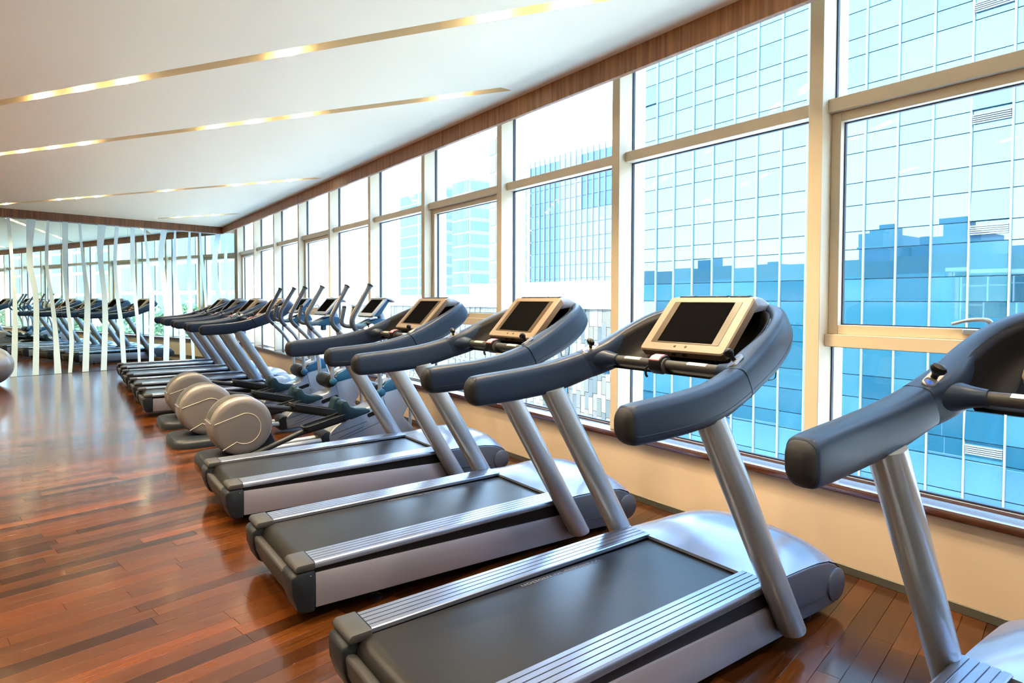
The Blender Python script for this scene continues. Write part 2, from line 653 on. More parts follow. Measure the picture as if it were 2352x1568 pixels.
outline = [Vector((XL, YB)), Vector((BX + .02, YB)), Vector((BX + .02, mir((BX + .02 - MO.x) / MD.x, 0, .11).y + .05)), mir(s_left, 0, .06).to_2d()]
verts2, edges2, holes = [], [], []


def add_loop(pts):
    o = len(verts2)
    verts2.extend(pts)
    edges2.extend([(o + i, o + (i + 1) % len(pts)) for i in range(len(pts))])


add_loop(outline)
for y0, x0, x1, _ in strips:
    a, b = Vector((x0, y0 + SLOPE * x0, 0)), Vector((x1, y0 + SLOPE * x1, 0))
    ca = TD * (SW * .0)
    pts = [(a - TN * SW).to_2d(), (b - TN * SW - TD * .0).to_2d(), (b + TN * SW + TD * .06).to_2d(), (a + TN * SW).to_2d()]
    holes.append(pts)
    add_loop(pts)
rv, _, rf, _, _, _ = geometry.delaunay_2d_cdt(verts2, edges2, [], 1, 1e-5)


def in_poly(p, poly):
    c = False
    for i in range(len(poly)):
        a, b = poly[i], poly[i - 1]
        if (a.y > p.y) != (b.y > p.y) and p.x < (b.x - a.x) * (p.y - a.y) / (b.y - a.y) + a.x:
            c = not c
    return c


cf = []
for f_ in rf:
    c = sum((Vector(rv[i]) for i in f_), Vector((0, 0))) / len(f_)
    if in_poly(c, outline) and not any(in_poly(c, h) for h in holes):
        cf.append(f_)
g = G()
g.add([(v.x, v.y, ZC) for v in rv], cf)
ceil_o = struct(g.obj('ceiling', 'ceiling'), 'smooth white ceiling with diagonal recessed light slots')
struct(G().box(XL - .2, 3.80, YB - .2, 15.9, 3.36, 3.60).obj('roof', 'ceiling'))
g = G()
g.prism([(BX + .045, YB - .2), (3.75, YB - .2), (3.75, 15.6), (BX + .045, 15.6)], 'z', 3.315, 3.34)
struct(g.obj('ceiling_pocket', 'ceiling'))

# light slots: each a thing with housing, end plates, lamps
slot_labels = ['long diagonal ceiling light slot crossing the top of the picture', 'diagonal ceiling light slot, second from the top of the picture',
               'diagonal ceiling light slot ending above the far treadmills', 'short diagonal ceiling light slot nearest the mirror wall',
               'added diagonal fill-light slot overhead behind the camera', 'added diagonal fill-light slot far behind the camera', 'last added diagonal fill-light slot behind the camera']
lens_me = G().lathe([(.001, 0), (.026, 0), (.034, -.004), (.034, .012)], (0, 0, 0), 'z', 16).mesh('lamp')
lens_me.materials.append(M['lamp'])
lamp_light = bpy.data.lights.new('downlight', 'AREA')
lamp_light.shape = 'DISK'
lamp_light.size = .06
lamp_light.energy = LAMP_W
lamp_light.color = (1.0, .78, .48)
lamp_light.spread = math.radians(110)
rear_fill_light = lamp_light.copy()  # stronger, wider lamp for the added slots behind the camera
rear_fill_light.energy = REAR_FILL_W
rear_fill_light.color = (1.0, .80, .55)
rear_fill_light.spread = math.radians(165)
for (y0, x0, x1, xs), lab in zip(strips, slot_labels):
    a, b = Vector((x0, y0 + SLOPE * x0, 0)), Vector((x1, y0 + SLOPE * x1, 0))
    root = empty('ceiling_light', (a.x, a.y, ZC))
    tag(root, lab, 'ceiling light', 'recessed ceiling light slots')
    L = (b - a).length
    ang = math.atan2(TD.y, TD.x)
    root.rotation_euler = (0, 0, ang)
    h = .075
    g = G()
    g.add([(0, -SW, 0), (L, -SW, 0), (L + .06, SW, 0), (0, SW, 0), (0, -SW, h), (L, -SW, h), (L + .06, SW, h), (0, SW, h)],
          [(0, 1, 5, 4), (1, 2, 6, 5), (2, 3, 7, 6), (3, 0, 4, 7), (4, 5, 6, 7)])
    g.obj('slot_housing', 'reflector', root)
    for x in xs:
        if not x0 < x < x1:
            continue
        l = (Vector((x, y0 + SLOPE * x, 0)) - a).length
        mk('lamp', lens_me, None, root, (l, 0, h - .013))
        lo = bpy.data.objects.new('downlight', rear_fill_light if 'behind' in lab else lamp_light)
        COL.objects.link(lo)
        lo.parent = root
        lo.location = (l, 0, h - .02)

# wooden fascia boards
g = G().box(BX, BX + .04, YB, 15.62, 2.96, ZC + .01, .002, 1)
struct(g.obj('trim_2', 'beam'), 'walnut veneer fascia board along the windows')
p0, p1 = mir(s_left, 0, .11), mir((BX + .0 - MO.x) / MD.x + .0, 0, .11)
d2 = Vector((p1.x - p0.x, p1.y - p0.y))
n2 = Vector((-d2.y, d2.x)).normalized() * .10
poly = [(p0.x, p0.y), (p1.x, p1.y), (p1.x + n2.x, p1.y + n2.y), (p0.x + n2.x, p0.y + n2.y)]
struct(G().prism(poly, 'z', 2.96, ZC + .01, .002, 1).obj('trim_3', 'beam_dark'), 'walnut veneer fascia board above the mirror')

# the mirror: panels and frosted wavy bands
mirror_root = empty('wall_mirror_panels', tuple(MO))
struct(mirror_root, 'mirror wall of tall panels with wavy frosted bands')
edges_s = [-4.6, -3.42, -2.29, -1.145, -.003, 1.147, 2.262, 3.36]
for a, b in zip(edges_s, edges_s[1:]):
    q = [mir(a + .0012, 0, .0), mir(b - .0012, 0, .0), mir(b - .0012, 0, -.006), mir(a + .0012, 0, -.006)]
    poly = [(p.x - MO.x, p.y - MO.y) for p in q]
    G().prism(poly, 'z', .004, 3.0).obj('mirror_panel', 'mirror', mirror_root)
BANDS = [[(-0.794, 2.946, 0.053), (-0.725, 1.618, 0.057), (-0.729, 0.796, 0.086), (-0.76, 0.023, 0.095)], [(-0.453, 2.955, 0.147), (-0.485, 2.453, 0.098), (-0.478, 2.014, 0.098), (-0.407, 1.524, 0.089), (-0.409, 0.784, 0.089), (-0.431, 0.006, 0.099)], [(-0.192, 2.949, 0.036), (-0.224, 2.396, 0.057), (-0.221, 1.974, 0.057), (-0.167, 1.526, 0.065), (-0.115, 0.899, 0.078), (-0.083, 0.027, 0.114)], [(0.077, 2.949, 0.094), (0.065, 2.288, 0.088), (0.068, 1.782, 0.063), (0.098, 1.274, 0.059), (0.146, 0.635, 0.074), (0.111, 0.023, 0.063)], [(0.31, 2.946, 0.039), (0.343, 2.431, 0.048), (0.385, 1.918, 0.07), (0.421, 1.402, 0.099), (0.397, 0.754, 0.105), (0.369, 0.023, 0.109)], [(0.693, 2.945, 0.147), (0.651, 2.45, 0.108), (0.674, 2.006, 0.095), (0.712, 1.534, 0.095), (0.72, 1.006, 0.102), (0.68, 0.024, 0.104)], [(0.956, 2.947, 0.07), (0.913, 2.334, 0.065), (0.918, 1.855, 0.065), (0.955, 1.402, 0.07), (1.009, 0.865, 0.085), (1.045, 0.02, 0.09)], [(1.242, 2.933, 0.082), (1.226, 2.215, 0.082), (1.25, 1.674, 0.082), (1.301, 0.993, 0.063), (1.33, 0.02, 0.049)], [(1.455, 2.938, 0.044), (1.503, 2.421, 0.054), (1.552, 1.817, 0.075), (1.582, 1.403, 0.095), (1.568, 0.71, 0.095), (1.556, 0.02, 0.095)], [(1.843, 2.929, 0.123), (1.765, 2.38, 0.102), (1.806, 1.963, 0.102), (1.855, 1.403, 0.108), (1.864, 0.839, 0.114), (1.84, 0.02, 0.114)], [(2.06, 2.933, 0.042), (2.034, 2.253, 0.079), (2.062, 1.772, 0.095), (2.127, 1.26, 0.106), (2.175, 0.744, 0.118), (2.182, 0.02, 0.118)], [(2.356, 2.941, 0.043), (2.333, 2.123, 0.092), (2.345, 1.547, 0.081), (2.378, 0.824, 0.071), (2.409, 0.02, 0.06)], [(2.572, 2.941, 0.044), (2.602, 2.426, 0.061), (2.652, 1.902, 0.073), (2.683, 1.403, 0.056), (2.709, 0.666, 0.045), (2.718, 0.02, 0.045)], [(2.976, 2.951, 0.116), (2.883, 2.293, 0.115), (2.926, 1.79, 0.098), (2.987, 1.254, 0.105), (2.996, 0.02, 0.105)], [(3.159, 2.95, 0.047), (3.128, 2.154, 0.077), (3.157, 1.614, 0.059), (3.181, 0.02, 0.059)]]
for k in range(10):              # the pattern goes on outside the picture
    BANDS.append([(s - 3.0, z_, w_) for s, z_, w_ in BANDS[k + 2]] if BANDS[k + 2][0][0] - 3.0 < -.95 else [(-4.4, 2.95, .05), (-4.38, 1.5, .06), (-4.4, .02, .09)])
for b in BANDS:
    pts = catmull([(s, 2.985 if i == 0 else (z_ if i < len(b) - 1 else .006), w_) for i, (s, z_, w_) in enumerate(b)], 8)
    g = G()
    vs = []
    for s, z_, w_ in pts:
        for off in (.0004, .0016):
            for k in (-.5, .5):
                p = mir(s + w_ * k, z_, off) - MO
                vs.append((p.x, p.y, p.z))
    fs = []
    n = len(pts)
    for i in range(n - 1):
        A, B = i * 4, (i + 1) * 4
        fs += [(A + 2, A + 3, B + 3, B + 2), (A, B, B + 1, A + 1), (A, A + 2, B + 2, B), (A + 1, B + 1, B + 3, A + 3)]
    g.add(vs, fs)
    g.obj('frosted_band', 'frost', mirror_root)

# windows: one structure per bay
PER = 1.519
MY0, MY1 = 1.727, 1.805
XM, XT, XS, XG = 3.39, 3.45, 3.49, 3.545


def window_bay(k):
    """bay between mullion k-1 and mullion k (mullion k belongs to it)"""
    y1, y0 = MY0 + PER * k, MY1 + PER * (k - 1)
    y0 = max(y0, YB)
    root = empty('window_%d' % (k + 5), (XG, (y0 + y1) / 2, .4745))
    off = Vector(root.location)
    nth = ('first', 'second', 'third', 'fourth', 'fifth', 'sixth', 'seventh', 'eighth', 'ninth', 'tenth')
    place = nth[k] + ' from the right picture edge' if k >= 0 else nth[-k - 1] + ' behind the camera'
    struct(root, ('champagne-framed window with opening sash and lever handle, ' if k % 3 == 0 else 'champagne-framed fixed window, ') + place)

    def B(name, mat, *boxes, bevel=.002):
        g = G()
        for bx in boxes:
            g.box(bx[0] - off.x, bx[1] - off.x, bx[2] - off.y, bx[3] - off.y, bx[4] - off.z, bx[5] - off.z, bevel, 1)
        return g.obj(name, mat, root)
    B('mullion', 'frame', (XM, XG, y1, y1 + MY1 - MY0, .4745, 3.315))
    B('outer_fin', 'white_wall', (XG + .02, XG + .14, y1 + .008, y1 + MY1 - MY0 - .008, .40, 3.4))
    B('transom', 'frame', (XT, XG, y0, y1, 2.495, 2.568))
    panes = [(2.568, 3.315)]
    if k % 3 == 0:
        B('lower_transom', 'frame', (XT, XG, y0, y1, 1.20, 1.269))
        f = .052
        zt, zb = 2.495, 1.269
        B('sash_frame', 'frame', (XS, XG, y0, y0 + f, zb, zt), (XS, XG, y1 - f, y1, zb, zt), (XS, XG, y0 + f, y1 - f, zb, zb + f), (XS, XG, y0 + f, y1 - f, zt - f, zt))
        panes += [(.481, 1.20)]
        gz = (y0 + f, y1 - f, zb + f, zt - f)
        B('sash_pane', 'glass', (XG - .004, XG + .004, gz[0], gz[1], gz[2], gz[3]), bevel=0)
        t = .006
        B('gasket', 'gasket', (XG - .014, XG + .006, gz[0], gz[0] + t, gz[2], gz[3]), (XG - .014, XG + .006, gz[1] - t, gz[1], gz[2], gz[3]),
          (XG - .014, XG + .006, gz[0], gz[1], gz[2], gz[2] + t), (XG - .014, XG + .006, gz[0], gz[1], gz[3] - t, gz[3]), bevel=0)
        yc = (y0 + y1) / 2
        hd = B('handle', 'tube', (XS - .022, XS, yc - .075, yc + .075, zb + .028, zb + .052), bevel=.004)
        g = G()
        pth = [(XS - .012, yc - .035, zb + .05), (XS - .02, yc - .035, zb + .085), (XS - .024, yc - .01, zb + .098), (XS - .026, yc + .05, zb + .094), (XS - .026, yc + .115, zb + .075)]
        g.tube([tuple(Vector(p) - off) for p in catmull(pth, 4)], [.012] * 8 + [.010] * 5 + [.008] * 4, 10)
        g.obj('lever', 'tube', hd)
    else:
        panes += [(.481, 2.495)]
    for z0, z1 in panes:
        B('pane', 'glass', (XG - .004, XG + .004, y0, y1, z0, z1), bevel=0)
        t = .007
        B('gasket', 'gasket', (XG - .016, XG + .006, y0, y0 + t, z0, z1), (XG - .016, XG + .006, y1 - t, y1, z0, z1),
          (XG - .016, XG + .006, y0, y1, z0, z0 + t), (XG - .016, XG + .006, y0, y1, z1 - t, z1), bevel=0)
    B('bottom_rail', 'frame', (XG - .012, XG + .01, y0, y1, .4745, .481))
    return root


for k in range(-3, 10):
    window_bay(k)
struct(G().box(3.56, 3.74, -30, 70, 3.30, 4.55).obj('wall_parapet', 'own_stone'))
struct(G().box(3.60, 3.74, -30, 15.9, -9, .42).box(3.5, 3.74, 15.95, 70, -9, 3.30).obj('wall_exterior', 'own_glass'))


# ------------------------------------------------------------------ treadmill (x forward to the window, y to its left, z up)
def super_ring(c, side, up, a, b, n=20, e=.62):
    out = []
    for j in range(n):
        t = 2 * math.pi * j / n
        cu, su = math.cos(t), math.sin(t)
        out.append(c + side * (a * math.copysign(abs(cu) ** e, cu)) + up * (b * math.copysign(abs(su) ** e, su)))
    return out


def loft(stations, n=20, e=.54):
    """stations: (top xyz, bottom xyz, width) as one 7-tuple"""
    C = [Vector(((s[0] + s[3]) / 2, (s[1] + s[4]) / 2, (s[2] + s[5]) / 2)) for s in stations]
    rings = []
    for i, s in enumerate(stations):
        up = Vector(s[0:3]) - Vector(s[3:6])
        h = up.length
        up.normalize()
        t = (C[min(i + 1, len(C) - 1)] - C[max(i - 1, 0)]).normalized()
        side = t.cross(up).normalized()
        rings.append(super_ring(C[i], side, up, s[6] / 2, h / 2, n, e))
    return rings


GRIP = [  # top xyz, bottom xyz, width, left side
    (.492, .446, 1.076, .494, .446, 1.042, .038),
    (.499, .446, 1.098, .502, .446, 1.020, .062),
    (.516, .446, 1.115, .522, .446, 1.003, .080),
    (.556, .447, 1.126, .566, .447, .994, .088),
    (.780, .452, 1.142, .800, .452, 1.002, .089),
    (.960, .444, 1.164, .995, .443, 1.024, .090),
    (1.120, .425, 1.200, 1.198, .418, 1.080, .094)]
ARCH = [
    (1.120, .425, 1.200, 1.198, .418, 1.080, .094),
    (1.240, .398, 1.246, 1.320, .390, 1.118, .108),
    (1.400, .386, 1.316, 1.475, .376, 1.172, .080),
    (1.540, .350, 1.378, 1.620, .346, 1.246, .070),
    (1.640, .285, 1.414, 1.715, .290, 1.308, .064),
    (1.700, .180, 1.432, 1.768, .186, 1.344, .060),
    (1.722, .000, 1.438, 1.785, .000, 1.356, .058)]


def mirror_y(s):
    return (s[0], -s[1], s[2], s[3], -s[4], s[5], s[6])


def text_mesh(txt, size, name, extrude=.0004):
    cu = bpy.data.curves.new(name, 'FONT')
    cu.body = txt
    cu.size = size
    cu.extrude = extrude
    o = bpy.data.objects.new(name, cu)
    COL.objects.link(o)
    bpy.context.view_layer.update()
    me = bpy.data.meshes.new_from_object(o.evaluated_get(bpy.context.evaluated_depsgraph_get()))
    COL.objects.unlink(o)
    bpy.data.objects.remove(o)
    return me


def make_treadmill():
    T = empty('treadmill')
    # frame under the deck
    g = G()
    g.box(-.02, 1.62, -.355, .355, .085, .16, .006, 1)
    g.prism([(-.02, .155), (1.46, .155), (1.46, .262), (-.02, .258)], 'y', .262, .392)
    g.prism([(-.02, .155), (1.46, .155), (1.46, .262), (-.02, .258)], 'y', -.392, -.262)
    g.obj('base_frame', 'black', T)
    # belt
    pr_ = [(1.50, .264), (-.03, .262)] + [(-.03 + .052 * math.cos(a), .21 + .052 * math.sin(a)) for a in [math.radians(90 + 180 * i / 10) for i in range(1, 11)]] + [(1.50, .158)]
    belt = G().prism(pr_, 'y', -.252, .252).obj('running_belt', 'belt', T)
    me = text_mesh('Wellness in motion', .062, 'belt_lettering')
    me.materials.append(M['print'])
    tx = mk('belt_lettering', me, None, belt, (1.075, .236, .2636), math.pi)
    tx.scale = (.92, .55, 1)
    tx['kind'] = 'stuff'
    # ridged side rails
    for sgn in (1, -1):
        y = .258
        sec = [(y, .262), (y, .277), (y + .004, .280)]
        for i in range(5):
            ya = y + .028 * (i + 1)
            if i < 4:
                sec += [(ya - .003, .2805), (ya - .002, .2755), (ya + .0015, .2755), (ya + .0025, .2805)]
        sec += [(.392, .2800), (.399, .2765), (.402, .270), (.402, .252), (.396, .250), (.396, .262)]
        sec = [(sgn * a, b) for a, b in sec]
        g = G()
        r0 = [(-.022, a, b) for a, b in sec]
        r1 = [(1.455, a, b + .010) for a, b in sec]
        g.rings([r0, r1])
        g.obj('side_rail', 'alu', T, 25)
        # grey end cap
        cap = [(-.024, .249), (-.108, .249), (-.114, .258), (-.112, .270), (-.100, .281), (-.024, .2815)]
        g = G().prism(cap, 'y', *sorted((sgn * .246, sgn * .409)), .007, 2)
        g.obj('rail_end_cap', 'grey', T)
        # dark corner block with lip
        blk = [(-.022, .247), (-.10, .247), (-.124, .238), (-.130, .222), (-.126, .150), (-.105, .085), (-.085, .062), (-.022, .058)]
        g = G().prism(blk, 'y', *sorted((sgn * .262, sgn * .410)), .012, 2)
        cb = g.obj('rear_corner', 'dark', T)
        g = G().lathe([(.0035, 0), (.0035, .003), (.002, .0045)], (-.045, 0, .225), 'y', 10)
        sm = g.mesh('screw')
        for v in sm.vertices:
            v.co.y = sgn * (.409 + v.co.y)
        mk('screw', sm, 'plate', cb)
        # aluminium side panel
        pn = [(-.020, .229), (1.462, .190), (1.565, .036), (-.020, .074)]
        G().prism(pn, 'y', *sorted((sgn * .386, sgn * .402)), .003, 2).obj('side_panel', 'panel', T)
    bar = [(-.075, .205), (-.112, .212), (-.120, .200), (-.112, .140), (-.092, .088), (-.07, .064), (-.03, .064), (-.03, .09), (-.06, .10), (-.085, .15), (-.088, .195)]
    G().prism(bar, 'y', -.264, .264, .004, 2).obj('rear_bar', 'grey', T)
    # motor hood
    mid = [(1.445, .282), (1.50, .300), (1.60, .333), (1.72, .352), (1.84, .352), (1.94, .334), (2.01, .300), (2.055, .255), (2.078, .205)]
    edge = [(1.445, .280), (1.50, .281), (1.60, .279), (1.72, .275), (1.84, .268), (1.94, .252), (2.005, .226), (2.045, .195), (2.066, .165)]
    N = 22
    g = G()
    rows = []
    for (xm, zm), (xe, ze) in zip(mid, edge):
        row = []
        for j in range(N + 1):
            t = -1 + 2 * j / N
            k = 1 - abs(t) ** 3.2
            row.append((xe + (xm - xe) * k, .392 * t, ze + (zm - ze) * k))
        rows.append(row)
    vs = [p for r in rows for p in r]
    fs = []
    for i in range(len(rows) - 1):
        for j in range(N):
            a = i * (N + 1) + j
            fs.append((a, a + 1, a + N + 2, a + N + 1))
    lo = len(vs)
    vs += [(p[0], p[1], p[2] - .014) for r in (rows[0],) for p in r]
    for j in range(N):
        fs.append((j, j + 1, lo + j + 1, lo + j))
    g.add(vs, fs)
    g.obj('motor_hood', 'hood', T, 50)
    side = [(1.46, .276), (1.60, .2745), (1.72, .2705), (1.84, .2635), (1.94, .2475), (2.005, .2215), (2.045, .1905), (2.066, .1605), (2.078, .125), (2.070, .085), (2.04, .052), (1.99, .038), (1.80, .040), (1.58, .052)]
    hs = G().prism(side, 'y', -.394, .394, .010, 3).obj('motor_housing', 'hood_side', T)
    nose = [(2.04, .19), (2.078, .205), (2.092, .17), (2.094, .12), (2.080, .075), (2.04, .05)]
    G().prism(nose, 'y', -.33, .33, .006, 2).obj('front_bumper', 'hood', T)
    for sgn in (1, -1):
        g = G().lathe([(.001, 0), (.070, 0), (.076, .004), (.077, .012)], (2.004, 0, .128), 'y', 28)
        d = g.mesh('side_disc')
        for v in d.vertices:
            v.co.y = sgn * (.404 - v.co.y)
        mk('side_disc', d, 'hood_side', hs)
        G().tube([(1.49 + .0, sgn * .398, .13), (1.90, sgn * .3965, .098)], .0022, 6).obj('seam', 'dark', hs)
    # uprights
    for sgn in (1, -1):
        a, b = Vector((1.552, sgn * .437, .070)), Vector((.962, sgn * .437, 1.037))
        t = (b - a).normalized()
        sd = Vector((0, 1, 0))
        up = sd.cross(t)
        rings = []
        for k, r in ((0, .050), (.004, .056), (.012, .0585), (1.0, .0585)):
            c = a + (b - a) * k
            ring = []
            for j in range(28):
                th = 2 * math.pi * j / 28
                p = c + sd * (r * .88 * math.cos(th)) + up * (r * math.sin(th))
                if k < .1:      # foot cut nearly level
                    p = p - t * ((p.z - c.z) / t.z * .75)
                elif k == 1.0:  # head cut along the underside of the grip
                    p = p - t * (((p.z - c.z) - .18 * (p.x - c.x)) / (t.z - .18 * t.x))
                ring.append(p)
            rings.append(ring)
        G().rings(rings).obj('upright', 'tube', T)
    # hand grips and arch
    gs = catmull(GRIP, 6)
    for sgn in (1, -1):
        st = [s if sgn > 0 else mirror_y(s) for s in gs]
        body = G().rings(loft(st[12:], 24, .58)).obj('hand_grip', 'grip', T, 60)
        G().rings(loft(st[:13], 24, .66)).obj('grip_end', 'grip_cap', body, 60)
        # parting line along the outer side
        lr = loft([tuple(v + (0 if k != 6 else .0006) for k, v in enumerate(q_)) for q_ in st[13:]], 24)
        j_ = 13 if sgn > 0 else 23
        G().tube([r_[j_] for r_ in lr], .0011, 5).obj('parting_line', 'black', body)
        sm = [tuple(a + (b - a) * .05 for a, b in zip(st[-1], st[-2])), st[-1]]
        big = [tuple(list(s[:6]) + [s[6] + .0]) for s in sm]
        q = loft(big, 24)
        q = [[p + (p - sum(r, Vector()) / len(r)) * .012 for p in r] for r in q]
        G().rings(q).obj('joint_ring', 'black', body, 60)
    ar = catmull(ARCH, 6)
    full = ar + [mirror_y(s) for s in ar[-2::-1]]
    rings = loft(full, 24)
    arch_o = G().rings(rings).obj('console_arch', 'grip', T, 60)
    G().tube([r_[13] for r_ in rings[1:-1]], .0013, 5).obj('parting_line', 'black', arch_o)
    # dark bowl inside the arch
    rim = [(s[0] - .012, s[1] - math.copysign(.030, s[1]) * (1 if abs(s[1]) > .05 else abs(s[1]) / .05), s[2] - .012) for s in full if s[0] > 1.262]
    g = G()
    lv = []
    n = len(rim)
    for k, (dn, inn) in enumerate(((0, 1), (.03, .965), (.075, .93), (.12, .86), (.14, .74))):
        row = []
        for (x, y, z_) in rim:
            xx = 1.30 + (x - 1.30) * (inn if x > 1.30 else 1)
            zz = max(z_ - dn, 1.130 + max(0, (xx - 1.25)) * .30) if k else z_
            row.append((xx, y * inn, zz))
        lv.append(row)
    vs = [p for r in lv for p in r]
    fs = []
    for i in range(len(lv) - 1):
        for j in range(n - 1):
            a = i * n + j
            fs.append((a, a + 1, a + n + 1, a + n))
    base = (len(lv) - 1) * n
    for j in range(n // 2):       # floor strips across
        fs.append((base + j, base + j + 1, base + n - 2 - j, base + n - 1 - j) if j + 1 < n - 2 - j else (base + j, base + j + 1, base + n - 1 - j))
    g.add(vs, fs)
    bowl = g.obj('console_bowl', 'bowl', T, 50)
    md = bowl.modifiers.new('thickness', 'SOLIDIFY')
    md.thickness = .006
    md.offset = 0
    # crossbar, mounts
    for sgn in (1, -1):
        mt = [(.412, 1.225, .105, .058), (.385, 1.230, .088, .054), (.362, 1.235, .066, .047), (.340, 1.239, .048, .040), (.316, 1.243, .035, .032), (.288, 1.244, .028, .027), (.280, 1.244, .0255, .0255)]
        G().rings([[(cx_ + ax_ * math.cos(t), sgn * yy, 1.166 + (1.171 - 1.166) * (.412 - yy) / .132 + az_ * math.sin(t)) for t in [2 * math.pi * j / 22 for j in range(22)]] for yy, cx_, ax_, az_ in mt]).obj('bar_mount', 'grip', T)
    bar_ = G().tube([(1.244, -.300, 1.171), (1.244, .300, 1.171)], .0205, 18).obj('crossbar', 'grey', T)
    for sgn in (1, -1):
        g = G()
        ring = []
        for yy in (sgn * .13, sgn * .225):
            ring.append([(1.244 + .0212 * math.cos(a), yy, 1.171 + .0212 * math.sin(a)) for a in [math.radians(62 + 86 * i / 8) for i in range(9)]])
        vs = ring[0] + ring[1]
        g.add(vs, [(i, i + 1, 10 + i, 9 + i) for i in range(8)])
        g.obj('pulse_sensor', 'sensor', bar_)
    sw = G().prism([(1.205, 1.172), (1.206, 1.190), (1.222, 1.204), (1.262, 1.213), (1.280, 1.196), (1.284, 1.160), (1.268, 1.132), (1.235, 1.126), (1.212, 1.145)], 'y', -.004, .062, .005, 2).obj('stop_switch', 'black', T)
    G().prism([(1.205, 1.1925), (1.222, 1.2065), (1.252, 1.2135), (1.252, 1.2105), (1.222, 1.2035), (1.206, 1.188)], 'y', .002, .056).obj('red_button', 'red', sw)
    G().tube(catmull([(1.212, .062, 1.160), (1.204, .070, 1.150), (1.202, .070, 1.125), (1.208, .066, 1.112)], 3), .0055, 8).obj('safety_clip', 'black', sw)
    G().lathe([(.026, 0), (.034, .002), (.034, .010), (.026, .012)], (1.244, -.016, 1.165), 'y', 20).obj('collar', 'grey', sw)
    # speed levers on plates
    for sgn in (1, -1):
        c = Vector((1.176, sgn * .398, 1.2195))
        ax = Vector((.86, -.10 * sgn, .42)).normalized()
        nn = Vector((-.40, -.46 * sgn, .80))
        nn = (nn - ax * nn.dot(ax)).normalized()
        sd = nn.cross(ax).normalized()
        ring = round_rect(.092, .036, .0178, 6)
        rg = [[c + ax * u + sd * v + nn * h for u, v in ring] for h in (-.006, .0055)]
        rg.append([c + ax * u * .96 + sd * v * .9 + nn * .0075 for u, v in ring])
        pl_ = G().rings(rg).obj('lever_plate', 'plate', T)
        for du in (-.030, .030):
            q = c + ax * du
            rr = [[q + ax * (r * math.cos(t)) + sd * (r * math.sin(t)) + nn * h for t in [2 * math.pi * j / 14 for j in range(14)]] for r, h in ((.011, .006), (.011, .0085), (.009, .0095))]
            G().rings(rr).obj('plate_button', 'blue_btn', pl_)
        pr2 = [(.009, .004), (.008, .016), (.011, .026), (.018, .034), (.020, .044), (.016, .054), (.004, .060)]
        rr = []
        for r, h in pr2:
            rr.append([c + nn * h + ax * (r * .75 * math.cos(t)) + sd * (r * 1.15 * math.sin(t)) for t in [2 * math.pi * j / 14 for j in range(14)]])
        G().rings(rr).obj('speed_lever', 'black', T)
    # console
    cb, ct = Vector((1.341, 0, 1.229)), Vector((1.567, 0, 1.466))
    up = (ct - cb).normalized()
    nn = Vector((-up.z, 0, up.x))
    sd = Vector((0, 1, 0))
    H = (ct - cb).length
    cc = (cb + ct) / 2

    def slab(w, h, r, d0, d1, du=0.0, taper=.0, ch=.006):
        a = round_rect(w, h, r, 5)
        a2 = round_rect(w - 2 * ch, h - 2 * ch, max(r - ch, .002), 5)
        rg = [[cc + up * (v + du) + sd * u + nn * d0 for u, v in a], [cc + up * (v + du) + sd * u + nn * (d1 - ch) for u, v in a], [cc + up * (v + du) + sd * u + nn * d1 for u, v in a2]]
        return G().rings(rg)
    con = slab(.464, H + .016, .022, -.042, .0).obj('console', 'bezel', T)
    slab(.372, .262, .004, -.003, .0014, .006, ch=.0008).obj('bezel_glass', 'bezel_glass', con)
    slab(.300, .250, .003, -.002, .0022, .008, ch=.0006).obj('screen', 'screen', con)
    shroud = [(1.552, 1.425), (1.588, 1.4645), (1.604, 1.470), (1.650, 1.464), (1.705, 1.440), (1.738, 1.412), (1.715, 1.398), (1.640, 1.405), (1.560, 1.395)]
    G().prism(shroud, 'y', -.222, .222, .008, 2).obj('console_shroud', 'silver', con)
    back = [(1.375, 1.195), (1.590, 1.422), (1.660, 1.400), (1.470, 1.200)]
    G().prism(back, 'y', -.15, .15, .008, 1).obj('console_back', 'black', con)
    for yc, w in ((.145, .085), (.01, .17), (-.14, .09)):
        G().prism([(1.580, 1.462), (1.580, 1.4735), (1.606, 1.4775), (1.636, 1.4715), (1.636, 1.463)], 'y', yc - w / 2, yc + w / 2, .002, 1).obj('top_slot', 'black', con)
    for yy in (.035, -.025):
        q = cc + up * (-H / 2 + .012) + sd * yy
        rr = [[q - nn * .020 - up * h + sd * (r * 1.7 * math.cos(t)) + nn * (r * math.sin(t)) for t in [2 * math.pi * j / 12 for j in range(12)]] for r, h in ((.0085, .012), (.0085, .0225))]
        G().rings(rr).obj('headphone_jack', 'black', con)
        q = cc + up * (-H / 2 + .022) + sd * yy
        rr = [[q + nn * h + sd * (r * math.cos(t)) + up * (r * math.sin(t)) for t in [2 * math.pi * j / 16 for j in range(16)]] for r, h in ((.007, -.001), (.007, .0012), (.0055, .0016))]
        G().rings(rr).obj('jack_mark', 'bezel_glass', con)
    # wire hook, feet
    G().tube(catmull([(1.46, -.36, 1.185), (1.462, -.36, 1.13), (1.48, -.36, 1.122), (1.52, -.36, 1.130), (1.525, -.36, 1.19)], 3), .0025, 6).obj('towel_hook', 'dark', T)
    for x in (.30, 1.84):
        for sgn in (1, -1):
            g = G().lathe([(.001, .0), (.030, .0), (.030, .010), (.014, .016), (.009, .018), (.009, .095), (.001, .095)], (x, sgn * .33, 0), 'z', 16)
            g.obj('levelling_foot', 'black', T)
    return T


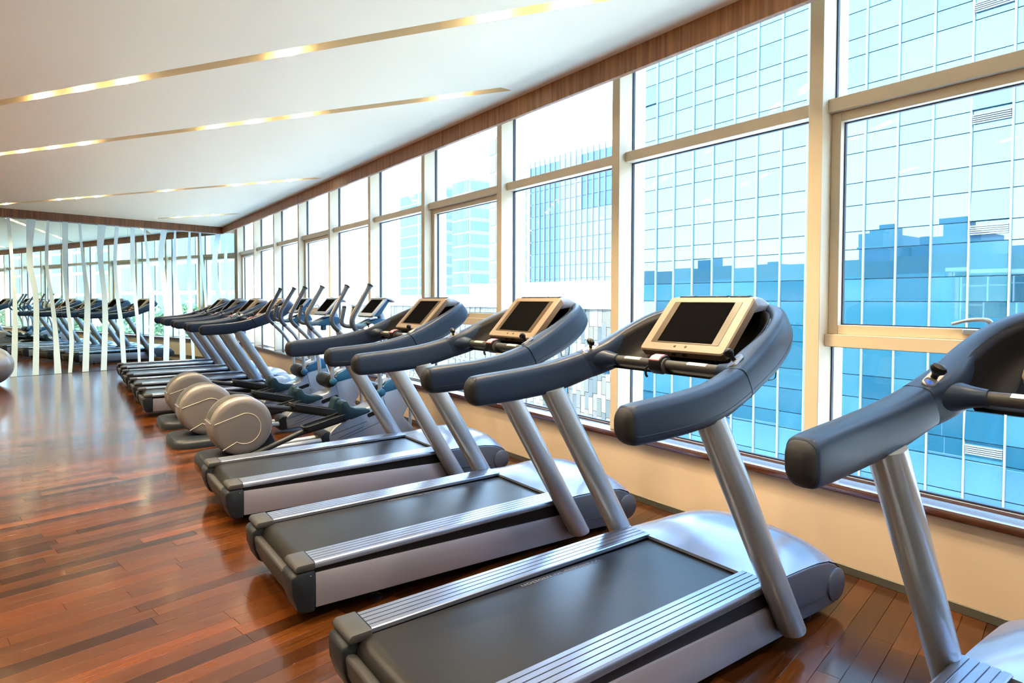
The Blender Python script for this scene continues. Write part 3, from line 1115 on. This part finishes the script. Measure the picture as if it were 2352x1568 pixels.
tread = make_treadmill()
tt = tree_table(tread)
TLAB = ['treadmill cut by the right picture edge, only its left handle and upright in view',
        'nearest complete treadmill, its belt filling the bottom foreground',
        'second treadmill from the camera, between the foreground treadmill and the third one',
        'third treadmill from the camera, standing beside the ellipticals',
        'far treadmill standing directly behind the ellipticals',
        'second treadmill behind the ellipticals, counting from them',
        'third treadmill behind the ellipticals, counting from them',
        'farthest treadmill, standing last in the row before the mirror']
for i, (x, y) in enumerate(TREAD):
    o = tread if i == 0 else copy_tree(tread, None, tt)
    o.location = (x, y, 0)
    tag(o, TLAB[i], 'treadmill', 'treadmills in a row facing the windows')


# ------------------------------------------------------------------ elliptical trainer
def make_elliptical():
    T = empty('elliptical_trainer')
    # rear floor pad
    pad = round_rect(.56, .66, .14, 6)
    rg = [[(.275 + u, v - .02, 0) for u, v in pad], [(.275 + u, v - .02, .050) for u, v in pad], [(.275 + u * .93, v * .93 - .02, .078) for u, v in pad], [(.275 + u * .55, v * .6 - .02, .088) for u, v in pad]]
    G().rings(rg).obj('rear_foot', 'dark', T, 45)
    # flywheel housing
    cx, cz, r = .330, .335, .257
    prof = [(r - .060, .0), (r - .020, .004), (r - .004, .018), (r, .045), (r, .255), (r - .004, .282), (r - .020, .296), (r - .060, .300)]
    hs = G().lathe(prof, (cx, -.155, cz), 'y', 56).obj('flywheel_housing', 'shell', T, 50)
    # raised seam: pill outline on both faces and band over the rear rim
    for yf, sg in ((-.155, -1), (.145, 1)):
        pill = []
        for a in range(-125, 96, 10):
            t = math.radians(a)
            pill.append((cx + .022 + .128 * math.cos(t) + .02 * 0, yf + sg * .001, cz - .018 + .135 * math.sin(t)))
        pts = [(cx - .165, yf + sg * .001, cz - .19)] + pill + [(cx - .10, yf + sg * .001, cz + .082), (cx - .230, yf + sg * .001, cz + .040)]
        G().tube(pts, .0032, 6).obj('housing_seam', 'shell_line', hs)
    t0 = math.radians(170)
    arc = [(cx + (r + .001) * math.cos(t0), y, cz + (r + .001) * math.sin(t0)) for y in (-.14, -.10, -.03, .04, .09, .13)]
    G().tube(arc, .006, 8).obj('housing_lip', 'shell', hs)
    g = G()
    rg = []
    for i in range(15):
        t = math.radians(164 - 112 * i / 14)
        rr = r + .0025
        rg.append([(cx + q * math.cos(t), y, cz + q * math.sin(t)) for q, y in ((rr, -.062), (rr, .082), (rr - .02, .082), (rr - .02, -.062))])
    g.rings(rg)
    g.obj('rear_vent', 'shell_vent', hs)
    # mast shoe and floor tubes
    G().prism([(.50, .30), (.565, .30), (.66, .065), (.45, .065)], 'y', -.10, .10, .01, 1).obj('wheel_bracket', 'dark', T)
    for y in (-.085, .075):
        G().tube([(.52, y, .085), (1.20, y, .105)], .026, 14).obj('floor_tube', 'tube', T)
    # front body
    prof = [(1.12, .035), (1.105, .150), (1.17, .215), (1.36, .335), (1.585, .405), (1.615, .520), (1.70, .600), (1.90, .672), (1.925, .600), (1.960, .345), (1.90, .250), (2.02, .12), (2.03, .035)]
    body = G().prism(prof, 'y', -.125, .125, .022, 3).obj('front_body', 'silver', T)
    tail = [(1.045, .03), (1.040, .155), (1.085, .185), (1.16, .170), (1.17, .03)]
    G().prism(tail, 'y', -.118, .118, .02, 2).obj('tail_cap', 'dark', T)
    cap = [(1.640, .500), (1.700, .612), (1.860, .680), (1.905, .672), (1.928, .556)]
    G().prism(cap, 'y', -.130, .130, .012, 2).obj('body_cap', 'blue', T)
    G().prism([(1.66, .585), (1.70, .632), (1.88, .700), (1.90, .676), (1.71, .606)], 'y', -.10, .10, .01, 2).obj('top_ridge', 'silver', T)
    G().prism(round_rect(.20, .042, .018, 4), 'y', -.128, .128).obj('side_slot', 'black', T)
    sl = [c for c in kids(T) if c.name.startswith('side_slot')][0]
    sl.location = (1.60, 0, .325)
    sl.rotation_euler = (0, math.radians(-16), 0)
    for z0, z1, x0, x1 in ((.150, .245, 1.13, 1.50), (.06, .245, 1.13, 1.72), (.108, .195, 1.20, 1.46)):
        G().tube([(x0, -.1255, z0), (x1, -.1255, z1)], .0022, 5).obj('panel_seam', 'dark', body)
    G().tube([(1.668, -.1255, .50), (1.70, -.1255, .37), (1.716, -.1255, .33)], .0018, 5).obj('panel_seam', 'dark', body)
    bd = G().prism(round_rect(.15, .075, .036, 6), 'y', -.1285, -.124, .0015, 1).obj('badge', 'silver', body)
    bd.location = (1.685, 0, .272)
    bd.rotation_euler = (0, math.radians(-18), 0)
    me = text_mesh('E', .034, 'badge_letter')
    me.materials.append(M['black'])
    le = mk('badge_letter', me, None, bd, (.022, -.1292, -.012))
    le.rotation_euler = (math.radians(90), 0, 0)
    # chrome rear guard tube of the body
    G().tube(catmull([(1.915, -.10, .60), (1.965, -.10, .46), (1.99, -.10, .30), (1.985, -.10, .16), (1.965, -.10, .04)], 4), .018, 10).obj('guard_tube', 'tube', T)
    G().prism([(1.93, 0), (2.07, 0), (2.07, .045), (1.93, .045)], 'y', -.30, .30, .012, 2).obj('front_foot', 'dark', T)
    # hub
    G().lathe([(.040, -.165), (.070, -.150), (.082, -.09), (.085, 0), (.082, .09), (.070, .150), (.040, .165)], (1.605, 0, .535), 'y', 24).obj('pivot_hub', 'dark', T)
    # console mast
    G().tube(catmull([(1.80, 0, .64), (1.79, 0, .85), (1.765, 0, 1.05), (1.735, 0, 1.20), (1.69, 0, 1.32)], 5), .036, 16, squash=.8).obj('mast', 'tube', T)
    # moving arms
    low = [(1.605, .205, .535), (1.601, .208, .600), (1.592, .215, .740), (1.556, .228, .880), (1.495, .245, .985), (1.430, .258, 1.062), (1.352, .268, 1.140)]
    high = [(1.360, .267, 1.132), (1.310, .274, 1.186), (1.288, .278, 1.246), (1.304, .281, 1.308), (1.350, .285, 1.392), (1.406, .288, 1.492), (1.462, .291, 1.592)]
    for sgn in (1, -1):
        arm = G().tube([(x, sgn * y, z_) for x, y, z_ in catmull(low, 5)], .0215, 12).obj('swing_arm', 'tube', T)
        pth = [(x, sgn * y, z_) for x, y, z_ in catmull(high, 6)]
        gr = G().tube(pth, [.0228] * (len(pth) - 4) + [.023, .0235, .025, .027], 14).obj('arm_grip', 'arm_grip', arm)
        p, q = Vector(pth[-1]), Vector(pth[-2])
        t = (p - q).normalized()
        G().tube([p - t * .002, p + t * .008, p + t * .012], [.031, .031, .026], 14).obj('grip_tip', 'dark', gr)
        st = [Vector(a) + Vector((-.018, -.006 * sgn, .006)) for a in pth[17:31]]
        G().tube([tuple(a) for a in st], .0075, 8).obj('pulse_strip', 'sensor', gr)
        G().lathe([(.030, -.03), (.030, .006)], (1.605, sgn * .185, .535), 'y', 18).obj('bearing', 'sensor', arm)
        G().lathe([(.020, -.038), (.034, -.030), (.040, -.012), (.040, .012), (.034, .030), (.020, .038)], (1.605, sgn * .225, .535), 'y', 18).obj('arm_cap', 'blue', arm)
    # fixed handlebar with tray
    fx = [(1.368, .130, 1.378), (1.352, .132, 1.300), (1.340, .130, 1.232), (1.362, .124, 1.196), (1.420, .110, 1.184), (1.55, .085, 1.190), (1.70, .055, 1.215)]
    for sgn in (1, -1):
        p = [(x, sgn * y, z_) for x, y, z_ in catmull(fx, 5)]
        h = G().tube(p, .021, 12).obj('fixed_handle', 'arm_grip', T)
        G().lathe([(.022, 0), (.022, .014), (.012, .022)], (p[0][0], p[0][1], p[0][2] - .006), 'z', 12).obj('handle_tip', 'grey', h)
        G().tube([tuple(Vector(a) + Vector((-.016, 0, .004))) for a in p[1:9]], .008, 8).obj('pulse_plate', 'sensor', h)
    tray = [(1.44, 1.185), (1.52, 1.225), (1.62, 1.268), (1.72, 1.262), (1.76, 1.19), (1.66, 1.165), (1.50, 1.158)]
    ty = G().prism(tray, 'y', -.115, .115, .018, 2).obj('bottle_tray', 'blue', T)
    for a, b in ((.02, .095), (-.095, -.02)):
        G().prism([(1.50, 1.205), (1.502, 1.2175), (1.60, 1.262), (1.60, 1.25)], 'y', a, b, .003, 1).obj('tray_well', 'black', ty)
    G().box(1.55, 1.60, -.03, .03, 1.105, 1.165, .006, 1).obj('tray_bracket', 'blue', ty)
    # console
    cb, ct = Vector((1.525, 0, 1.296)), Vector((1.680, 0, 1.472))
    up = (ct - cb).normalized()
    nn = Vector((-up.z, 0, up.x))
    sd = Vector((0, 1, 0))
    cc = (cb + ct) / 2
    H = (ct - cb).length

    def slab(w, h, r, d0, d1, du=0.0, ch=.004):
        a = round_rect(w, h, r, 4)
        a2 = round_rect(w - 2 * ch, h - 2 * ch, max(r - ch, .002), 4)
        return G().rings([[cc + up * (v + du) + sd * u + nn * d for u, v in q] for q, d in ((a, d0), (a, d1 - ch), (a2, d1))])
    con = slab(.365, H + .01, .020, -.022, 0).obj('console', 'silver', T)
    slab(.275, .178, .003, -.003, .002, .008, .0006).obj('screen', 'screen', con)
    shell = [(1.545, 1.290), (1.690, 1.452), (1.735, 1.448), (1.640, 1.310), (1.60, 1.285)]
    G().prism(shell, 'y', -.165, .165, .01, 2).obj('console_back', 'blue', con)
    visor = [(1.665, 1.470), (1.690, 1.478), (1.740, 1.466), (1.782, 1.438), (1.778, 1.425), (1.735, 1.446), (1.69, 1.458)]
    G().prism(visor, 'y', -.182, .182, .004, 2).obj('visor', 'silver', con)
    G().prism([(1.690, 1.474), (1.692, 1.482), (1.725, 1.476), (1.723, 1.467)], 'y', .02, .10, .001, 1).obj('top_slot', 'black', con)
    # pedals: the far one high, the near one low
    for sgn, back, front, arm0 in ((1, (.83, .425), (1.25, .325), (.40, .475)), (-1, (.845, .250), (1.235, .335), (.40, .075))):
        y = sgn * .175
        dx, dz = front[0] - back[0], front[1] - back[1]
        L = math.hypot(dx, dz)
        ux, uz = dx / L, dz / L

        def P(a, b):
            return (back[0] + ux * a - uz * b, back[1] + uz * a + ux * b)
        ra = G().tube([(arm0[0], y, arm0[1]), (back[0] - .02, y, back[1] - .028), P(L * .5, -.035)[0:1] + (y,) + P(L * .5, -.035)[1:2], P(L * 1.02, -.04)[0:1] + (y,) + P(L * 1.02, -.04)[1:2]], [.026, .026, .024, .02], 12).obj('pedal_arm', 'dark', T)
        # tray with raised rim
        outl = [(0, -.045), (.03, -.075), (.16, -.080), (.24, -.068), (L, -.072), (L, .072), (.24, .068), (.16, .080), (.03, .075), (0, .045)]
        rg = []
        for k, b in ((.80, -.030), (1.0, .004), (1.0, .026), (.93, .026), (.90, .004)):
            ring = []
            for a, v in outl:
                a2 = L / 2 + (a - L / 2) * (k if k < 1 else 1)
                px, pz = P(a2, b)
                ring.append((px, y + v * k, pz))
            rg.append(ring)
        pd = G().rings(rg).obj('pedal', 'dark', T, 30)
        rim_p = [P(a_, .026)[0:1] + (y + v_ * .97,) + P(a_, .026)[1:2] for a_, v_ in outl + outl[:1]]
        G().tube(rim_p, .0045, 6).obj('pedal_rim', 'grey', pd)
        for k in range(5):
            a = P(.05 + k * .06, .006)
            b = P(.075 + k * .06, .006)
            G().tube([(a[0], y, a[1]), (b[0], y, b[1])], .010, 6).obj('tread_rib', 'black', pd)
        # toe guard
        cp = [P(L - .03, -.02), P(L - .02, .13), P(L + .008, .155), P(L + .045, .145), P(L + .066, .08), P(L + .12, .045), P(L + .25, -.005), P(L + .25, -.035), P(L + .05, -.045)]
        G().prism(cp, 'y', y - .072, y + .072, .016, 2).obj('toe_guard', 'blue' if False else 'toe', T)
    return T


M['toe'] = plain('dark_petrol_plastic', (.0062, .0185, .0275), .42, bump=(700, .05), vary=.05, spec=.15)
ell = make_elliptical()
et = tree_table(ell)
ELAB = ['elliptical trainer nearest the camera, beside the third treadmill', 'middle one of the three elliptical trainers', 'farthest of the three elliptical trainers, next to the far treadmills']
for i, (x, y) in enumerate([(.965, 5.89), (.874, 6.961), (.914, 8.089)]):
    o = ell if i == 0 else copy_tree(ell, None, et)
    o.location = (x, y, 0)
    tag(o, ELAB[i], 'elliptical', 'elliptical trainers between the treadmills')

# ------------------------------------------------------------------ exercise ball
g = G()
rg = []
NB = 36
for i in range(1, NB):
    a = math.pi * i / NB - math.pi / 2
    rr = .33 * math.cos(a)
    ring_amp = 0
    rg.append([(rr * math.cos(t), rr * math.sin(t), .325 + .325 * math.sin(a)) for t in [2 * math.pi * j / 48 for j in range(48)]])
g.rings(rg)
ball = g.obj('exercise_ball', 'ball', None, 80)
ball.location = (-.945, 13.55, 0)
tag(ball, 'silver exercise ball at the left picture edge before the mirror', 'exercise ball')
pl_ = G().lathe([(.012, 0), (.012, .002), (.004, .003)], (0, 0, .649), 'z', 12).obj('valve_plug', 'dark', ball)

# ------------------------------------------------------------------ outside
struct(G().box(3.8, 400, -250, 320, -9.6, -9.0).obj('ground', 'ground'), 'pale street paving far below the windows')


def panel_mesh(name, dx, w, h, mat, bev=.0):
    g = G().box(0, dx, -w / 2, w / 2, -h / 2, h / 2, bev, 1)
    me = g.mesh(name)
    me.materials.append(M[mat])
    return me


# glass office block opposite the right-hand windows
XF, PIT = 26.0, 1.18
off_b = empty('office_building', (XF, 12, -9))
tag(off_b, 'blue glass curtain-wall office block filling the right-hand windows', 'building')
G().box(.10, 14, -13, 11.6, 0, 27).obj('core', 'spandrel', off_b)
rows = []
z = -.25
pat = [1.20, .72, 1.05, .90]
k = 0
while z < 24.5:
    rows.append((z, pat[k % 4], k % 4))
    z += pat[k % 4]
    k += 1
pms = {}
far_p = G()
cols = 20
rnd2 = random.Random(3)
for c in range(cols):
    yc = 11.3 - PIT * (c + .5)
    for z0, h, kk in rows:
        if h not in pms:
            pms[h] = panel_mesh('glass_panel', .05, PIT - .05, h - .035, 'facade')
        if c > 14 or not 2.6 < z0 < 21.2:      # out of the picture: joined
            far_p.box(0, .05, yc - PIT / 2 + .025, yc + PIT / 2 - .025, z0 + .0175, z0 + h - .0175)
            continue
        o = mk('glass_panel', pms[h], None, off_b, (.0, yc, z0 + h / 2 + .0))
        if (c * 7 + k) % 13 == 0 and kk == 2 and rnd2.random() < .5:
            o.rotation_euler = (0, math.radians(6), 0)
            o.location.x -= .06
        else:
            o.rotation_euler = (0, math.radians(rnd2.uniform(-.25, .25)), math.radians(rnd2.uniform(-.35, .35)))
fp_ = far_p.obj('far_glass_panels', 'facade', off_b)
fp_['kind'] = 'stuff'
fin_me = G().box(-.09, .06, -.024, .024, 0, 26.4).mesh('facade_fin')
fin_me.materials.append(M['fin'])
for c in range(cols + 1):
    mk('facade_fin', fin_me, None, off_b, (0, 11.3 - PIT * c, 0))
lv = G()
for i in range(5):
    lv.box(-.08, .0, -PIT / 2 + .05, PIT / 2 - .05, .07 * i, .07 * i + .035)
lv_me = lv.mesh('louvre')
lv_me.materials.append(M['fin'])
for i in range(7):
    mk('louvre', lv_me, None, off_b, (-.02, 11.3 - PIT * 13.5, 1.2 + 3.87 * i))
    
# podium clad in mosaic stone, white parapet
pod = empty('podium_building', (30, 42, -9))
tag(pod, 'low podium building clad in beige mosaic stone panels', 'building')
G().box(.12, 16, -16, 40, 0, 9.9).obj('podium_body', 'concrete', pod)
G().box(-.15, 16.2, -16.1, 40.1, 9.9, 11.0).obj('parapet', 'white_wall', pod)
G().box(2.5, 11, -8, 9, 11.0, 12.0).obj('roof_house', 'white_wall', pod)
tile_me = panel_mesh('stone_panel', .12, .405, 1.21, 'stone', .006)
rest = G()
for c in range(120):
    for r in range(8):
        yy, zz = -15.75 + .42 * c, 9.9 - .63 - r * 1.235 + (.3 if c % 2 else 0)
        zz = min(zz, 9.9 - .61)
        if c < 37:
            mk('stone_panel', tile_me, None, pod, (rnd2.uniform(-.04, .03), yy, zz))
        else:
            d_ = rnd2.uniform(-.04, .03)
            rest.box(d_, d_ + .12, yy - .2, yy + .2, zz - .6, zz + .6)
rs_ = rest.obj('far_stone_panels', 'stone_far', pod)
rs_['kind'] = 'stuff'
win_me = panel_mesh('podium_window', .08, .62, 1.2, 'facade_dark')
for c, r in ((4, 1), (9, 2), (15, 1), (22, 2), (30, 1), (38, 2)):
    mk('podium_window', win_me, None, pod, (-.10, -15.6 + .84 * c, 9.9 - 1.3 - r * 2.47))


def tower(name, label, x, y0, y1, z1, bay, storey, glass, depth=18, wall='white_wall', group=None):
    root = empty(name, (x, (y0 + y1) / 2, -9))
    tag(root, label, 'building', group)
    w = y1 - y0
    H = z1 + 9
    G().box(.15, depth, -w / 2, w / 2, 0, H).obj('tower_body', wall, root)
    nb, ns = max(1, round(w / bay)), max(1, round((H - 8) / storey))
    me = panel_mesh('tower_window', .1, w / nb * .88, (H - 8) / ns * .84, glass)
    me2 = G().box(0, .1, -depth / 2 + .5, depth / 2 - .5, -(H - 8) / ns * .33, (H - 8) / ns * .33).mesh('side_window')
    me2.materials.append(M[glass])
    for s in range(ns):
        zc = 8 + (H - 8) / ns * (s + .45)
        for b in range(nb):
            mk('tower_window', me, None, root, (.06, -w / 2 + w / nb * (b + .5), zc))
        o = mk('side_window', me2, None, root, (depth / 2 + .1, -w / 2 - .04, zc))
        o.rotation_euler = (0, 0, math.radians(90))
        o.scale = (1, (depth - 1) / (depth - 1), 1)
    return root


gt = empty('glass_tower', (47, 53.0, -8.3))
tag(gt, 'blue and white glass tower rising behind the podium roof', 'building')
G().box(.12, 16, -6.9, 6.9, 0, 26.7).obj('tower_body', 'spandrel', gt)
pa = {m_: panel_mesh('tower_pane', .1, .84, 1.46, m_) for m_ in ('facade_dark', 'facade_pale')}
fm = G().box(-.10, .05, -.032, .032, 0, 26.7).mesh('tower_fin')
fm.materials.append(M['fin_white'])
for c in range(15):
    yc = -6.9 + .92 * (c + .5)
    for r in range(11):
        mk('tower_pane', pa['facade_dark' if c >= 9 or (r < 4 and c < 5) else 'facade_pale'], None, gt, (.02, yc, 26.0 - 1.52 * (r + .5)))
    mk('tower_fin', fm, None, gt, (0, yc + .46, 0))
tower('hazy_tower', 'slim pale tower seen through the fourth window', 80, 126, 134, 31, 2.6, 3.2, 'far_glass', wall='far_wall')
tower('hazy_tower', 'slim blue tower edge beside the third window mullion', 66, 92, 97, 32, 2.2, 3.2, 'facade_pale', 4, wall='far_wall')
tower('hazy_tower', 'broad hazy tower with white floor bands seen through the fifth window', 90, 158, 184, 35, 13, 3.3, 'far_glass', wall='far_wall')
tower('apartment_block', 'pale apartment block reflected in the left of the mirror', 40, -110, -66, 26, 5.2, 3.4, 'apt_glass', 14, wall='apt_wall')
tower('apartment_block', 'pale apartment block reflected in the middle of the mirror', 34, -56, -30, 20, 4.2, 3.4, 'apt_glass', 14, wall='apt_wall')
tower('apartment_block', 'pale apartment block reflected in the right of the mirror', 44, -26, -8, 23, 4.2, 3.4, 'apt_glass', 14, wall='apt_wall')
# dark skyline behind the gym, seen only as a reflection in the glass facade
sk = [(-70, 28, 36, 8.5), (-74, 36.5, 47, 13.5), (-64, 47.5, 53, 11), (-80, 53.5, 60, 15.0), (-72, 70, 80, 7.5), (-76, 92, 101, 9.5)]
for i, (x, y0, y1, z1) in enumerate(sk):
    root = empty('skyline_block', (x, (y0 + y1) / 2, -9))
    tag(root, 'dark city block reflected in the glass office facade', 'building', 'skyline blocks reflected in the facade')
    w = y1 - y0
    G().box(-12, 0, -w / 2, w / 2, 0, z1 + 9).obj('block_body', 'tower_dark', root)
    G().box(-8, -3, -w / 5, w / 4, z1 + 9, z1 + 11.5).obj('roof_plant', 'tower_dark', root)


# trees along the street, seen in the mirror
def make_tree(seed, h, rad):
    r = random.Random(seed)
    T = empty('street_tree')
    G().tube(catmull([(0, 0, 0), (.05, .03, h * .3), (-.04, .06, h * .55), (.03, 0, h * .8)], 3), [.16 - .01 * i for i in range(10)], 8).obj('trunk', 'bark', T)
    g = G()
    blobs = []
    for i in range(14):
        a, b = r.uniform(0, 6.28), r.uniform(-.5, 1)
        blobs.append((math.cos(a) * rad * .55 * math.sqrt(1 - b * b * .5), math.sin(a) * rad * .55 * math.sqrt(1 - b * b * .5), h * .68 + b * rad * .6, rad * r.uniform(.35, .55)))
    for bx, by, bz, br in blobs:
        for i in range(110):
            u, v = r.uniform(-1, 1), r.uniform(0, 6.28)
            q = br * r.uniform(.75, 1.05)
            s = math.sqrt(1 - u * u)
            c = Vector((bx + q * s * math.cos(v), by + q * s * math.sin(v), bz + q * u))
            d1 = Vector((r.uniform(-1, 1), r.uniform(-1, 1), r.uniform(-1, 1))).normalized() * .22
            d2 = d1.cross(Vector((r.uniform(-1, 1), r.uniform(-1, 1), r.uniform(-1, 1)))).normalized() * .12
            g.add([c - d1, c + d2, c + d1, c - d2], [(0, 1, 2, 3)])
    g.obj('crown', 'leaf', T)
    return T


tr = make_tree(5, 10.5, 3.2)
tbl = tree_table(tr)
for i, (x, y, s) in enumerate([(17, -13, 1.0), (18.5, -19, .95), (16.5, -26, 1.05), (18, -34, .9), (17.5, -44, 1.0), (19, -55, 1.05), (16, -66, 1.0)]):
    o = tr if i == 0 else copy_tree(tr, None, tbl)
    o.location = (x, y, -9)
    o.rotation_euler = (0, 0, i * 1.3)
    o.scale = (s, s, s)
    tag(o, 'green street tree reflected low in the mirror', 'tree', 'street trees seen in the mirror')
